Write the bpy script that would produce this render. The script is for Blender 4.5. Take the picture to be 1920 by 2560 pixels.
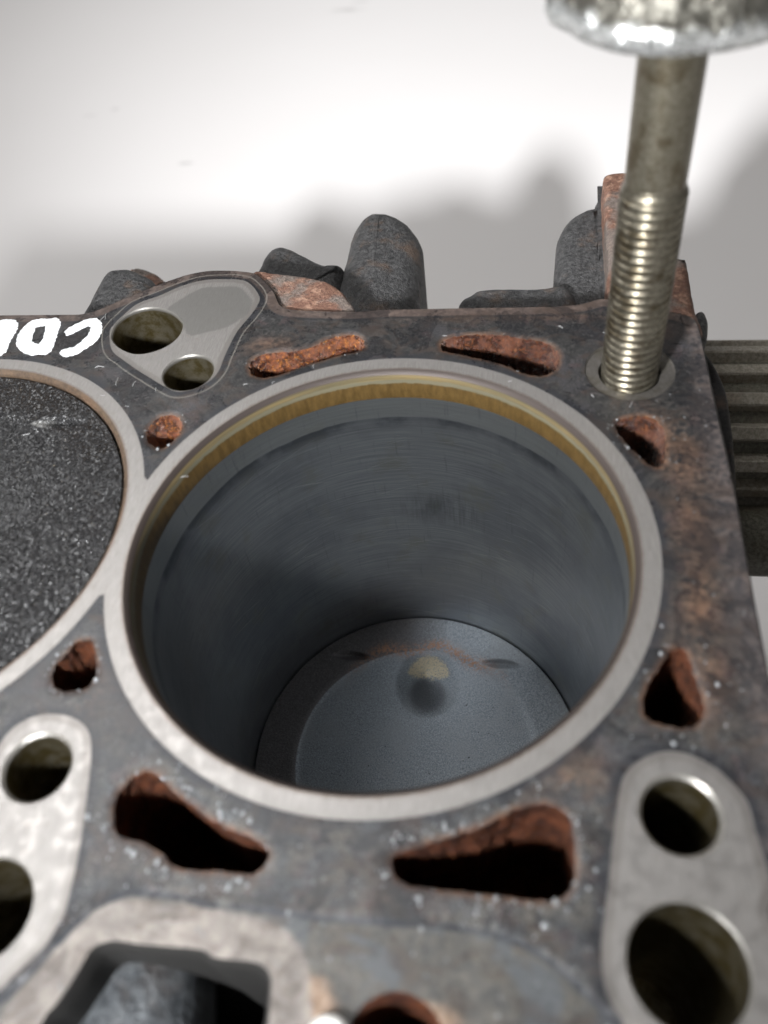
import bpy, bmesh, math, random
import numpy as np
from mathutils import Vector, Matrix
from mathutils.geometry import delaunay_2d_cdt

# ------------------------------------------------------------------ scene, camera, light
sc = bpy.context.scene
for o in list(bpy.data.objects): bpy.data.objects.remove(o)
random.seed(7); rng = np.random.default_rng(11)
MM = 0.001
COL = sc.collection

cam = bpy.data.cameras.new('camera'); camo = bpy.data.objects.new('camera', cam); COL.objects.link(camo)
camo.location = (20.713*MM, -76.023*MM, 104.018*MM)
camo.rotation_euler = (0.675894, 0.101710, 0.114280)
cam.sensor_fit = 'VERTICAL'; cam.sensor_height = 24; cam.sensor_width = 18
cam.lens = 24*2055.48/2560
cam.clip_start = 0.005; cam.clip_end = 50
cam.dof.use_dof = True; cam.dof.focus_distance = 0.184; cam.dof.aperture_fstop = 8.4; cam.dof.aperture_blades = 6
sc.camera = camo

w = bpy.data.worlds.new('World'); sc.world = w; w.use_nodes = True
bg = w.node_tree.nodes['Background']; bg.inputs[0].default_value = (1.0, 0.975, 0.935, 1); bg.inputs[1].default_value = 0.11

def spot(name, loc, target, watt, size_deg, blend, radius, color):
    l = bpy.data.lights.new(name, 'SPOT'); o = bpy.data.objects.new(name, l); COL.objects.link(o)
    o.location = Vector(loc)*MM
    o.rotation_euler = (Vector(target)-Vector(loc)).to_track_quat('-Z', 'Y').to_euler()
    l.energy = watt; l.spot_size = math.radians(size_deg); l.spot_blend = blend; l.shadow_soft_size = radius*MM; l.color = color
    return o
LAMP = (-46, -134, 111)                                   # one hand lamp held front-left of the camera
k1 = spot('hand_lamp', LAMP, (120, 760, -230), 93, 92, 1.0, 12.0, (0.97, 0.985, 1.0)).data
k1.use_nodes = True; nt = k1.node_tree; em = nt.nodes['Emission']; fo = nt.nodes.new('ShaderNodeLightFalloff')
fo.inputs['Strength'].default_value = 1.0; nt.links.new(fo.outputs['Constant'], em.inputs['Strength'])
spot('hand_lamp_spill', LAMP, (0, -30, 0), 2.0, 150, 1.0, 9.0, (0.97, 0.985, 1.0))
al = bpy.data.lights.new('overhead_fill', 'AREA'); ao = bpy.data.objects.new('overhead_fill', al); COL.objects.link(ao)  # unseen overhead panel, added to fill the table shadow and the bore
al.shape = 'RECTANGLE'; al.size = 0.75; al.size_y = 0.75; al.energy = 13; al.color = (0.985, 0.985, 0.985); ao.location = (-0.66, 0.40, 1.15)
ao.rotation_euler = (Vector((0, 0.25, -0.1))-ao.location).to_track_quat('-Z', 'Y').to_euler()
sc.view_settings.view_transform = 'Standard'; sc.view_settings.look = 'None'
sc.view_settings.exposure = 0.0; sc.view_settings.gamma = 1.0; sc.view_settings.use_curve_mapping = False
sc.render.engine = 'CYCLES'

# ------------------------------------------------------------------ traced deck layout, millimetres, deck plane z = 0
D = {
 'S1': [(-30.05,41.33),(-30.12,42.59),(-29.42,44.07),(-28.12,44.92),(-25.6,45.56),(-22.7,45.76),(-20.47,46.39),(-18.28,47.24),(-16.78,48.75),(-14.64,50.05),(-12.39,50.69),(-10.34,50.67),(-8.74,49.56),(-7.99,47.82),(-8.17,46.32),(-9.37,45.69),(-11.56,44.98),(-13.72,44.14),(-16.4,42.98),(-19.06,41.73),(-21.13,40.49),(-22.94,39.46),(-24.78,38.64),(-26.71,38.23),(-28.57,38.84),(-29.52,39.87)],
 'S2': [(6.79,47.83),(7.26,48.85),(8.76,49.87),(11.42,50.4),(14.99,50.64),(18.98,50.32),(21.2,49.62),(23.82,49.05),(26.42,48.36),(28.13,47.01),(29.17,45.03),(29.26,42.77),(28.68,40.87),(27.63,39.61),(25.96,38.86),(24.29,38.99),(22.19,39.92),(20.05,41.32),(17.45,42.48),(13.95,43.79),(10.4,44.92),(7.69,45.8),(6.96,46.82)],
 'S3': [(38.4,26.74),(39.03,27.58),(40.82,28.45),(42.77,28.75),(44.65,28.21),(45.86,26.84),(46.45,24.94),(46.36,22.8),(45.96,19.65),(45.61,17.85),(44.62,16.92),(43.38,17.4),(42.04,19.05),(40.69,20.85),(39.51,22.95),(38.67,24.82)],
 'S4': [(-45.47,22.4),(-45.81,24.11),(-45.4,25.86),(-44.49,27.26),(-43.15,27.91),(-41.64,27.93),(-40.22,26.93),(-39.34,25.45),(-39.14,23.72),(-39.54,22.5),(-40.12,21.28),(-40.87,20.07),(-42,19.52),(-43.44,20.02),(-44.65,20.96)],
 'S5': [(-41.93,-19.97),(-40.84,-20.38),(-39.59,-22.67),(-38.59,-24.9),(-38.53,-26.4),(-39.32,-27.75),(-41.2,-28.49),(-42.99,-28.53),(-44.4,-27.7),(-45.33,-26.07),(-45.22,-24.16),(-44.23,-22.35),(-43.93,-21.15),(-43.11,-20.31)],
 'S6': [(-27.71,-39.69),(-26.2,-39.25),(-24.74,-39.78),(-22.3,-41.46),(-18.92,-43.33),(-15.71,-44.85),(-12.35,-46.03),(-9.43,-46.92),(-8.08,-47.65),(-7.56,-48.72),(-7.92,-49.84),(-8.91,-50.69),(-10.6,-51.03),(-13,-50.88),(-15.92,-51.14),(-18.34,-51.07),(-20.02,-50.48),(-21.96,-49.11),(-24.67,-48.34),(-26.94,-48.1),(-28.39,-47.06),(-29.18,-45.64),(-29.56,-43.56),(-29.26,-42),(-28.49,-40.85)],
 'S7': [(7.66,-47.96),(8,-47.12),(9.78,-46.42),(12.25,-45.39),(15.85,-43.98),(18.91,-42.61),(21.7,-40.96),(23.96,-39.92),(26.23,-39.46),(27.91,-39.9),(29.01,-40.94),(29.38,-42.58),(29.59,-45.01),(29.52,-47.39),(29.08,-48.97),(28,-50.21),(26.68,-50.65),(24.03,-50.81),(20.29,-50.65),(16.5,-50.6),(13.21,-50.59),(10.44,-50.5),(8.86,-49.98),(7.92,-49.01)],
 'S8': [(44.31,-16.49),(45.2,-16.8),(45.79,-18.37),(46.12,-20.8),(46.7,-23.48),(46.75,-25.45),(46.3,-26.78),(45.33,-27.75),(43.7,-28.18),(41.69,-28.06),(40,-27.53),(39.04,-26.62),(38.94,-25.31),(39.45,-23.27),(40.2,-21.51),(41.38,-20.05),(42.46,-18.22),(43.33,-17.09)],
 'O1': [(-61.98,50.89),(-62.04,55.59),(-59.53,58.93),(-55.67,60.18),(-51.36,58.79),(-47.98,55.86),(-46.85,53.5),(-47.05,50.29),(-48.7,47.38),(-51.82,45.4),(-55.12,45.07),(-58.41,46.55),(-60.67,48.59)],
 'O2': [(-47.15,38.24),(-47.17,41.03),(-45.85,43.45),(-43.57,44.75),(-40.91,44.59),(-38.57,43.29),(-37.11,41.31),(-36.71,39.08),(-37.33,36.89),(-39.04,35.26),(-41.15,34.45),(-43.52,34.57),(-45.71,36.05)],
 'O3': [(-46.84,-41.36),(-46.95,-38.81),(-46.04,-36.65),(-44.41,-35.29),(-42.4,-34.83),(-39.95,-35.51),(-38.28,-36.62),(-37.4,-37.94),(-36.98,-40.12),(-37.39,-41.81),(-38.64,-43.53),(-40.25,-44.7),(-42.01,-45.05),(-44.01,-44.44),(-45.5,-43.42)],
 'O4': [(-42.47,-51.6),(-40.74,-51.75),(-38.75,-52.53),(-37.06,-53.83),(-35.98,-55.43),(-35.62,-57.2),(-35.82,-58.85),(-36.39,-60.5),(-37.16,-62.01),(-37.59,-62.82)],
 'O5': [(37.35,-38.37),(38.05,-36.75),(39.2,-35.45),(40.78,-34.71),(42.41,-34.59),(44.42,-35.17),(46.12,-36.25),(47.05,-37.84),(47.3,-39.68),(46.91,-41.42),(45.81,-43.18),(44.49,-44.17),(42.92,-44.69),(41.41,-44.54),(39.72,-43.8),(38.48,-42.79),(37.59,-41.27)],
 'O6': [(34.75,-55.64),(35.33,-53.15),(36.63,-51.22),(38.53,-49.93),(40.7,-49.42),(42.79,-49.64),(44.79,-50.37),(46.38,-51.62),(47.51,-52.98),(48.06,-54.65),(48.12,-56.23),(47.74,-58.09),(46.81,-60.41),(35.08,-58.44),(35.98,-59.9),(37.07,-61.22)],
 'L1': [(-62.56,51.82),(-62.54,54.17),(-61.36,57.5),(-59.33,61.38),(-55.19,64.05),(-51.14,67.26),(-46.7,69.21),(-41.82,69.49),(-37.44,68.96),(-34.59,66.34),(-32.55,62.81),(-32.56,59.9),(-33.39,56.59),(-35.02,51.53),(-35.76,44.46),(-35.91,40.22),(-36.95,37.33),(-39.28,35.1),(-42.5,34.08),(-45.89,35.67),(-49.6,38.13),(-52.67,40.22),(-56.7,43.24),(-60.22,46.33)],
 'L1b': [(-48.64,64.16),(-46,66.52),(-41.81,66.77),(-38.22,66.68),(-36.63,65.39),(-35.06,63.36),(-33.82,61.37),(-33.87,58.01),(-35.57,55.21),(-38.12,52.93),(-41.81,51.6),(-44.68,50.72),(-46.85,53.5),(-48.43,56.34),(-50.25,58.28),(-51.97,59.77)],
 'L2': [(-50.46,-43.47),(-48.81,-37.03),(-48.34,-35.57),(-47.31,-34.05),(-45.44,-32.74),(-43.05,-32.21),(-40.43,-32.31),(-37.9,-33.23),(-36.13,-34.89),(-35.11,-37.26),(-34.19,-40.57),(-33.17,-45.33),(-32.82,-46.78),(-32.23,-49.76),(-31.73,-53.78),(-31.45,-57.09),(-31.87,-58.88),(-32.48,-60.91),(-33.77,-62.71),(-35.08,-64.35),(-36.23,-65.96),(-39.92,-67.91)],
 'L3': [(34.21,-63),(33.14,-60.99),(32.3,-58.45),(32.22,-55.03),(32.77,-51.39),(33.51,-47.3),(33.94,-44.11),(34.54,-40.78),(35.12,-37.89),(35.67,-35.81),(36.61,-34.24),(38.72,-32.57),(41.36,-31.62),(44.16,-31.87),(46.8,-33.19),(48.74,-35.1),(50.27,-37.56),(50.61,-40.56),(51.15,-43.7),(51.33,-47.24),(51.26,-52.06)],
 'back': [(-90.1,57.87),(-78.75,57.86),(-70.92,57.83),(-68.01,58.99),(-63.67,62.56),(-56.31,68.17),(-51.34,71.25),(-46.39,72.8),(-41.02,72.63),(-35.51,71.63),(-32.11,67.82),(-29.65,64.55),(-28.51,61.39),(-26.8,59.05),(-22.73,58.37),(-11.46,57.66),(-5.39,58.3),(9.6,58.55),(28.72,58.64),(32.74,59.07),(35.89,60.1),(37.41,61.29),(49.84,56.96),(54.49,55.2),(54.93,50.86),(55.14,33.8),(55.47,19.99),(55.63,10.92),(55.49,2.27),(55.38,-8.15),(55.38,-20.7)],
 'front': [(-35.57,-67.47),(-33.18,-64.18),(-29.81,-58.94),(-28.21,-56.93),(-25.69,-55.21),(-23.59,-54.47),(-17.67,-54.48),(-14.78,-55.03),(-7.26,-55.01),(0.09,-55.25),(7.15,-55.03),(15.54,-54.72),(20.48,-55.13),(23.76,-55.89),(26.92,-57.47),(29.96,-59.81),(32.9,-62.34)],
 'P1': [(-30.12,-68.8),(-29.09,-66.82),(-27.92,-64.03),(-27.07,-61.41),(-26.25,-60.3),(-24.17,-59.72),(-20.35,-59.74),(-13.58,-59.61),(-11.65,-60.3),(-7.91,-60.23),(-6.11,-60.43),(-4.96,-61.17),(-4.44,-62.33),(-4.31,-64.32),(-4.07,-66.13)],
 'P2': [(4.27,-63.92),(5.5,-63.1),(7.4,-62.1),(8.91,-61.56),(10.08,-62.1),(11.08,-63.23),(11.43,-64.55),(4.52,-65.63)],
 'plug': [(2.79,-66.55),(5.27,-66.29)],
 'C1': [(-36.3,74.41),(-31.64,73.58),(-27.22,72.83),(-23.48,71.94),(-20.03,70.56),(-17.15,68.45),(-14.88,65.9),(-13.21,62.93),(-12.02,60.99)],
 'lugA': [(-42.75,91.43),(-42.53,96.55),(-41.41,100.21),(-39.47,101.9),(-37.22,102.06),(-34.73,100.9),(-31.69,98.62),(-27.45,95.44),(-24.26,93.84),(-21.16,93.74)],
 'lugB': [(-21.03,92.85),(-20.93,94.62),(-20.98,101.32),(-20.75,107.63),(-19.48,112.13),(-17.14,114.68),(-13.75,115.05),(-10.64,114.36),(-7.34,111.56),(-4.37,107.55),(-2.52,103.07),(-1.77,99.36),(-1.44,90.51),(-1.22,82.12),(-0.87,76.24)],
 'lugC': [(-79.71,70.77),(-79.72,75.39),(-79.84,81.01),(-79.54,84.46),(-78.15,87.07),(-75.02,87.98),(-71.88,87.65),(-68.71,85.91),(-65.19,82.92)],
 'lugC2': [(-81.88,105.67),(-77.98,105.22),(-74.47,103.17),(-70.95,99.56)],
 'lobeD': [(41.44,120.51),(39.43,114.79),(36.65,113.33),(32.95,109.45),(30.72,103.39),(30.27,99.09),(29.86,82.76),(29.77,76.39)],
 'plateD': [(41.18,113.64),(42.34,116.1),(46.69,116.36),(53.59,115.18),(56.84,110.54),(56.25,95.58),(54.82,81.27),(56.66,80.78),(56.76,74.88),(56.72,63.9)],
 'lugE': [(29.55,77.38),(27.03,76.3),(24.52,77.35),(13.88,77.31),(10.87,75.37),(8.52,71.47)],
 'lumpF': [(57.33,65.64),(57.76,66.1),(58.89,66.09),(59.32,65),(59.47,63.16),(59.07,59.86),(58.1,56.35)],
 'cC': [(-71.41,45.43),(-71.22,46.32),(-70.16,46.92),(-68.83,47.36),(-67.89,48.88),(-67.05,51.33),(-67.29,53.52),(-68.17,53.85),(-69.03,53.23),(-69.94,52.14),(-70.91,51.21),(-71.82,50.76),(-72.79,52.17),(-72.55,53.27),(-71.26,54.52),(-69.63,56.1),(-68.26,56.56),(-67.19,56.64),(-65.77,55.4),(-64.85,53.81),(-64.24,51.61),(-64.35,49.76),(-64.99,47.94),(-66.16,46.45),(-67,45.26),(-67.99,44.52),(-69.33,44.14),(-70.54,44.53)],
 'cD': [(-82.46,48.68),(-83.03,50.55),(-83.04,52.44),(-82.72,54.35),(-81.8,55.95),(-80.04,56.57),(-77.76,56.47),(-76.34,56.84),(-74.95,55.53),(-74.44,53.92),(-74.15,51.71),(-73.74,49.54),(-73.47,47.7),(-73.41,45.89),(-74.13,44.99),(-75.57,44.85),(-77.21,44.65),(-78.71,45.16),(-80.45,46.22),(-81.73,47.45)],
 'cDi': [(-78.96,48.96),(-79.5,50.83),(-79.86,53.35),(-78.94,53.82),(-77.89,53.97),(-77.4,53.01),(-76.8,49.56),(-76.9,48.18),(-77.84,48.34)],
 'cG': [(-89.38,56.22),(-87.69,56.52),(-86.02,56.33),(-84.7,55.34),(-84.14,53.72),(-83.89,51.81),(-83.94,49.31),(-83.68,47.15),(-83.47,45.64),(-84.25,44.44)],
}

# ------------------------------------------------------------------ geometry helpers
def smooth_closed(pts, ds=0.45):
    P = np.array(pts, float); n = len(P); out = []
    for i in range(n):
        p0, p1, p2, p3 = P[i-1], P[i], P[(i+1) % n], P[(i+2) % n]
        for t in np.linspace(0, 1, 12, endpoint=False):
            out.append(0.5*((2*p1)+(-p0+p2)*t+(2*p0-5*p1+4*p2-p3)*t*t+(-p0+3*p1-3*p2+p3)*t**3))
    return resample(np.array(out), ds)
def resample(P, ds, closed=True):
    Q = np.vstack([P, P[:1]]) if closed else P
    L = np.r_[0, np.cumsum(np.hypot(*np.diff(Q, axis=0).T))]
    n = max(8, int(L[-1]/ds)); s = np.linspace(0, L[-1], n, endpoint=not closed)
    return np.c_[np.interp(s, L, Q[:, 0]), np.interp(s, L, Q[:, 1])]
def area(P): return 0.5*np.sum(P[:, 0]*np.roll(P[:, 1], -1)-np.roll(P[:, 0], -1)*P[:, 1])
def ccw(P): return P if area(P) > 0 else P[::-1].copy()
def circle(cx, cy, r, n=72):
    t = np.linspace(0, 2*np.pi, n, endpoint=False); return np.c_[cx+r*np.cos(t), cy+r*np.sin(t)]
def normals(P):                       # outward for ccw
    d = np.roll(P, -1, 0)-np.roll(P, 1, 0); d /= np.maximum(np.hypot(*d.T), 1e-9)[:, None]
    return np.c_[d[:, 1], -d[:, 0]]
def offset(P, r): return P+normals(P)*(r if np.isscalar(r) else r[:, None])
def sdf(X, poly):                     # signed distance, negative inside
    out = np.empty(len(X)); A = poly; B = np.roll(poly, -1, 0); E = B-A; EE = (E**2).sum(1)+1e-12
    for s in range(0, len(X), 4000):
        x = X[s:s+4000, None, :]; W = x-A
        t = np.clip((W*E).sum(-1)/EE, 0, 1); d = np.sqrt(((W-t[..., None]*E)**2).sum(-1)).min(1)
        c = ((A[:, 1] > x[..., 1]) != (B[:, 1] > x[..., 1])) & (x[..., 0] < (B[:, 0]-A[:, 0])*(x[..., 1]-A[:, 1])/(B[:, 1]-A[:, 1]+1e-12)+A[:, 0])
        out[s:s+4000] = np.where(c.sum(1) % 2 == 1, -d, d)
    return out
def vnoise(P, scale, seed=0, octaves=2):     # cheap smooth noise from sines
    r = np.random.default_rng(seed); v = np.zeros(len(P)); a = 1.0
    for o in range(octaves):
        for k in range(6):
            d = r.normal(size=P.shape[1]); d /= np.linalg.norm(d)
            v += a*np.sin(P@d*2*np.pi/scale*(0.7+0.6*r.random())+r.random()*6.28)/2.5
        a *= 0.5; scale *= 0.45
    return v

def mesh_obj(name, verts, faces, mat, parent=None, smooth=True, attrs=None, sharp=None):
    V = np.asarray(verts, float)
    base = Vector((0, 0, 0))
    q = parent
    while q is not None: base = base+q.location/MM; q = q.parent
    me = bpy.data.meshes.new(name)
    me.from_pydata(((V-np.array(base))*MM).tolist(), [], [list(map(int, f)) for f in faces])
    if smooth: me.polygons.foreach_set('use_smooth', [True]*len(me.polygons))
    if attrs:
        for k, v in attrs.items():
            a = me.attributes.new(k, 'FLOAT', 'POINT'); a.data.foreach_set('value', np.asarray(v, np.float32))
    me.validate(); me.update()
    if sharp: me.set_sharp_from_angle(angle=math.radians(sharp))
    me.materials.append(mat)
    o = bpy.data.objects.new(name, me); COL.objects.link(o)
    if parent is not None: o.parent = parent
    return o
def empty(name, loc, label, cat, group=None):
    o = bpy.data.objects.new(name, None); COL.objects.link(o); o.location = Vector(loc)*MM; o.empty_display_size = 0.01
    o['label'] = label; o['category'] = cat
    if group: o['group'] = group
    return o
def loft(loops, cap_end=False, cap_start=False):   # loops: list of (n,3) arrays
    n = len(loops[0]); V = np.vstack(loops); F = []
    for k in range(len(loops)-1):
        a, b = k*n, (k+1)*n
        for i in range(n):
            j = (i+1) % n; F.append((a+i, a+j, b+j, b+i))
    if cap_end: F.append(tuple(range((len(loops)-1)*n, len(loops)*n)))
    if cap_start: F.append(tuple(range(n-1, -1, -1)))
    return V, F
def at_z(P, z): return np.c_[P, np.full(len(P), float(z))]
def lathe(cx, cy, prof, n=160):
    return loft([at_z(circle(cx, cy, r, n), z) for r, z in prof])
def tube(path, rad, n=12):
    P = np.array(path, float); L = []
    for i in range(len(P)):
        d = P[min(i+1, len(P)-1)]-P[max(i-1, 0)]; d /= np.linalg.norm(d)+1e-9
        u = np.cross(d, (0.12, 0.3, 0.95)); u /= np.linalg.norm(u)+1e-9; v = np.cross(d, u)
        t = np.linspace(0, 2*np.pi, n, endpoint=False); r = rad[i] if hasattr(rad, '__len__') else rad
        L.append(P[i]+r*(np.cos(t)[:, None]*u+np.sin(t)[:, None]*v))
    return loft(L, True, True)

# ------------------------------------------------------------------ material helper
class M:
    def __init__(s, name):
        s.mat = bpy.data.materials.new(name); s.mat.use_nodes = True; s.nt = s.mat.node_tree
        s.b = s.nt.nodes['Principled BSDF']
        g = s.new('ShaderNodeNewGeometry'); v = s.new('ShaderNodeVectorMath'); v.operation = 'SCALE'
        s.nt.links.new(g.outputs['Position'], v.inputs[0]); v.inputs['Scale'].default_value = 1000
        s.pos = v.outputs[0]
    def new(s, t): return s.nt.nodes.new(t)
    def put(s, sock, v):
        if isinstance(v, bpy.types.NodeSocket): s.nt.links.new(v, sock)
        elif isinstance(v, (tuple, list)): sock.default_value = (*v, 1) if (len(v) == 3 and len(sock.default_value) == 4) else v
        else: sock.default_value = v
    def math(s, op, a, b=0.0, c=0.0, clamp=False):
        n = s.new('ShaderNodeMath'); n.operation = op; n.use_clamp = clamp
        s.put(n.inputs[0], a); s.put(n.inputs[1], b); s.put(n.inputs[2], c); return n.outputs[0]
    def ss(s, x, e0, e1, a=0.0, b=1.0):
        n = s.new('ShaderNodeMapRange'); n.interpolation_type = 'SMOOTHSTEP'
        s.put(n.inputs[0], x); s.put(n.inputs[1], e0); s.put(n.inputs[2], e1); s.put(n.inputs[3], a); s.put(n.inputs[4], b); return n.outputs[0]
    def mix(s, f, a, b, mode='MIX'):
        n = s.new('ShaderNodeMix'); n.data_type = 'RGBA'; n.blend_type = mode; n.clamp_factor = True
        s.put(n.inputs['Factor'], f); s.put(n.inputs[6], a); s.put(n.inputs[7], b); return n.outputs[2]
    def noise(s, scale, detail=3, rough=0.6, vec=None, dist=0.0):
        n = s.new('ShaderNodeTexNoise'); s.put(n.inputs['Vector'], vec or s.pos); n.inputs['Scale'].default_value = scale
        n.inputs['Detail'].default_value = detail; n.inputs['Roughness'].default_value = rough; n.inputs['Distortion'].default_value = dist
        return n.outputs[0]
    def vor(s, scale, vec=None, feature='F1', out='Distance'):
        n = s.new('ShaderNodeTexVoronoi'); n.feature = feature; s.put(n.inputs['Vector'], vec or s.pos); n.inputs['Scale'].default_value = scale
        return n.outputs[out]
    def attr(s, name):
        n = s.new('ShaderNodeAttribute'); n.attribute_name = name; return n.outputs['Fac']
    def vmul(s, v, k):
        n = s.new('ShaderNodeVectorMath'); n.operation = 'MULTIPLY'; s.put(n.inputs[0], v); n.inputs[1].default_value = k; return n.outputs[0]
    def xyz(s, v=None):
        n = s.new('ShaderNodeSeparateXYZ'); s.put(n.inputs[0], v or s.pos); return n.outputs
    def comb(s, x, y, z):
        n = s.new('ShaderNodeCombineXYZ'); s.put(n.inputs[0], x); s.put(n.inputs[1], y); s.put(n.inputs[2], z); return n.outputs[0]
    def bump(s, h, dist_mm, strength=1.0, normal=None):
        n = s.new('ShaderNodeBump'); s.put(n.inputs['Height'], h); n.inputs['Distance'].default_value = dist_mm*MM; n.inputs['Strength'].default_value = strength
        if normal: s.put(n.inputs['Normal'], normal)
        return n.outputs[0]
    def done(s, col, rough=0.5, metal=0.0, normal=None, spec=0.5):
        s.put(s.b.inputs['Base Color'], col); s.put(s.b.inputs['Roughness'], rough); s.put(s.b.inputs['Metallic'], metal)
        s.b.inputs['Specular IOR Level'].default_value = spec
        if normal: s.put(s.b.inputs['Normal'], normal)
        return s.mat

def mat_deck():
    m = M('deck_metal'); land, cool, rust, edge, front, pock, bore, redge, oil = [m.attr(k) for k in ('land', 'cool', 'rust', 'edge', 'front', 'pock', 'boredist', 'redge', 'oil')]
    n1 = m.noise(0.11, 5, 0.65); n2 = m.noise(0.9, 4, 0.7); n3 = m.noise(5.0, 3, 0.7); n4 = m.noise(0.3, 3, 0.6, vec=m.vmul(m.pos, (1, 1, 5)))
    y = m.xyz()[1]; x = m.xyz()[0]
    col = m.mix(m.ss(n2, .35, .7), (.016, .016, .0165), (.062, .059, .056))
    col = m.mix(m.ss(n1, .50, .72), col, (.060, .057, .062))
    # washed out mineral film where coolant dried, towards the water-pump side of the deck
    film = m.math('MULTIPLY', m.ss(m.math('ADD', y, m.math('MULTIPLY', n1, 40)), 16, -28), m.ss(n2, .25, .65, .35, 1))
    fm = m.noise(.42, 5, .72, dist=.4); fmc = m.mix(m.ss(fm, .36, .52), (.026, .029, .034), m.mix(m.ss(n4, .4, .6), (.072, .077, .082), (.108, .100, .088)))
    fmc = m.mix(m.math('MULTIPLY', m.ss(m.noise(.7, 5, .75, dist=.8), .59, .67), .5), fmc, (.24, .25, .262)); fmc = m.mix(m.math('MULTIPLY', m.ss(m.noise(.2, 3, .6), .58, .68), .5), fmc, (.12, .082, .07))
    col = m.mix(m.math('MULTIPLY', film, .9), col, fmc)
    col = m.mix(m.math('MULTIPLY', m.ss(n3, .62, .75), .35), col, (.22, .22, .21))
    col = m.mix(m.math('MULTIPLY', m.ss(m.noise(.23, 4, .6, dist=.6), .56, .7), .5), col, (.085, .055, .055))
    scx = m.noise(1.0, 3, .7, vec=m.vmul(m.pos, (2.2, 11, 1))); col = m.mix(m.math('MULTIPLY', m.ss(scx, .60, .74), .35), col, (.16, .16, .155))
    gr = m.noise(2.6, 4, .8); col = m.mix(m.math('MULTIPLY', m.ss(gr, .52, .42), .9), col, (.014, .014, .015)); col = m.mix(m.math('MULTIPLY', m.ss(gr, .57, .68), .45), col, (.15, .147, .142))
    spk = m.noise(7.5, 2, .6); col = m.mix(m.ss(spk, .72, .78), col, (.30, .30, .29)); col = m.mix(m.math('MULTIPLY', m.ss(spk, .34, .26), .7), col, (.010, .010, .011))
    # rust tint field and halo round coolant ports
    rf = m.math('MULTIPLY', rust, m.ss(m.math('ADD', m.math('MULTIPLY', n1, .5), m.math('MULTIPLY', n2, .5)), .40, .60))
    col = m.mix(m.math('MULTIPLY', rf, .8), col, m.mix(m.ss(n2, .35, .65), (.105, .047, .024), (.165, .10, .064)))
    hal = m.ss(m.math('ADD', cool, m.math('MULTIPLY', m.math('SUBTRACT', n2, .5), 2.6)), 1.05, .0)
    col = m.mix(m.math('MULTIPLY', hal, m.ss(n2, .38, .62, .15, .85)), col, m.mix(m.ss(n3, .35, .7), (.10, .042, .022), (.23, .125, .07)))
    # dark gasket bead line beside every bare land
    wob = m.math('ADD', land, m.math('MULTIPLY', m.math('SUBTRACT', n2, .5), .55))
    band = m.math('MULTIPLY', m.ss(wob, -.1, .15), m.ss(wob, 2.0, .5))
    col = m.mix(m.math('MULTIPLY', band, m.ss(n1, .3, .6, .35, .95)), col, (.022, .023, .027))
    # brown unsealed strip along the outer edge
    ed = m.ss(m.math('ADD', edge, m.math('MULTIPLY', m.math('SUBTRACT', n2, .5), .6)), 2.4, 2.0)
    col = m.mix(m.math('MULTIPLY', ed, .8), col, m.mix(m.ss(n2, .4, .65), (.070, .052, .045), (.13, .095, .08)))
    dl = m.math('MULTIPLY', m.ss(edge, 2.2, 2.5), m.ss(edge, 3.1, 2.7)); col = m.mix(m.math('MULTIPLY', dl, .6), col, (.02, .02, .022))
    re = m.ss(m.math('ADD', redge, m.math('MULTIPLY', m.math('SUBTRACT', n1, .5), 9)), 5.5, 1.0)
    col = m.mix(m.math('MULTIPLY', re, .8), col, m.mix(m.ss(n2, .35, .65), (.035, .034, .037), (.125, .102, .094)))
    # front flange: paler, tan flash rust and flat grey sealer patches
    fr = m.ss(m.math('ADD', front, m.math('MULTIPLY', m.math('SUBTRACT', n2, .5), .4)), .15, -.15)
    tan = m.mix(m.ss(m.math('ADD', m.attr('tan'), m.math('MULTIPLY', m.math('SUBTRACT', n1, .5), .9)), .3, .65), m.mix(m.ss(n2, .3, .7), (.055, .055, .054), (.10, .092, .08)), m.mix(m.ss(n2, .35, .65), (.15, .095, .06), (.27, .195, .145)))
    fc = m.mix(m.math('MULTIPLY', m.ss(m.noise(.10, 3, .55, dist=.5), .55, .60), .8), tan, (.075, .081, .087))
    fc = m.mix(m.ss(m.math('ADD', pock, m.math('MULTIPLY', n1, 3)), 6.6, 5.6), fc, m.mix(m.ss(m.noise(.35, 3, .6), .35, .65), (.155, .135, .122), (.235, .208, .186)))
    col = m.mix(fr, col, fc)
    sm = m.noise(.16, 4, .6, vec=m.vmul(m.pos, (1, 1.6, 1)), dist=1.2); col = m.mix(m.math('MULTIPLY', m.ss(sm, .50, .62), .45), col, (.050, .034, .026)); oily = m.math('MULTIPLY', m.ss(m.noise(.09, 4, .62, dist=.8), .46, .58), m.math('SUBTRACT', 1.0, m.math('MULTIPLY', fr, .6)))
    col = m.mix(m.math('MULTIPLY', oily, .55), col, (.016, .016, .018)); col = m.mix(1.0, col, (.86, .86, .86), 'MULTIPLY')
    fl = m.ss(m.math('ABSOLUTE', m.math('SUBTRACT', wob if False else front, .25)), .55, .15); col = m.mix(m.math('MULTIPLY', fl, m.ss(n1, .36, .5, .25, .95)), col, (.02, .022, .027))
    # bare metal lands
    lm = m.ss(m.math('ADD', land, m.math('MULTIPLY', m.math('SUBTRACT', n3, .5), .22)), .10, -.06)
    scr = m.noise(1.0, 3, .7, vec=m.vmul(m.pos, (7, .35, 1)))
    lc = m.mix(m.ss(scr, .35, .7), (.20, .188, .178), (.265, .252, .24))
    lc = m.mix(m.math('MULTIPLY', m.ss(n2, .55, .75), .5), lc, (.20, .17, .145))
    ld = m.math('MULTIPLY', m.ss(m.math('ADD', land, m.math('MULTIPLY', m.math('SUBTRACT', n2, .5), .7)), -1.3, -.75), m.ss(bore, 2.0, 5.0))
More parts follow.
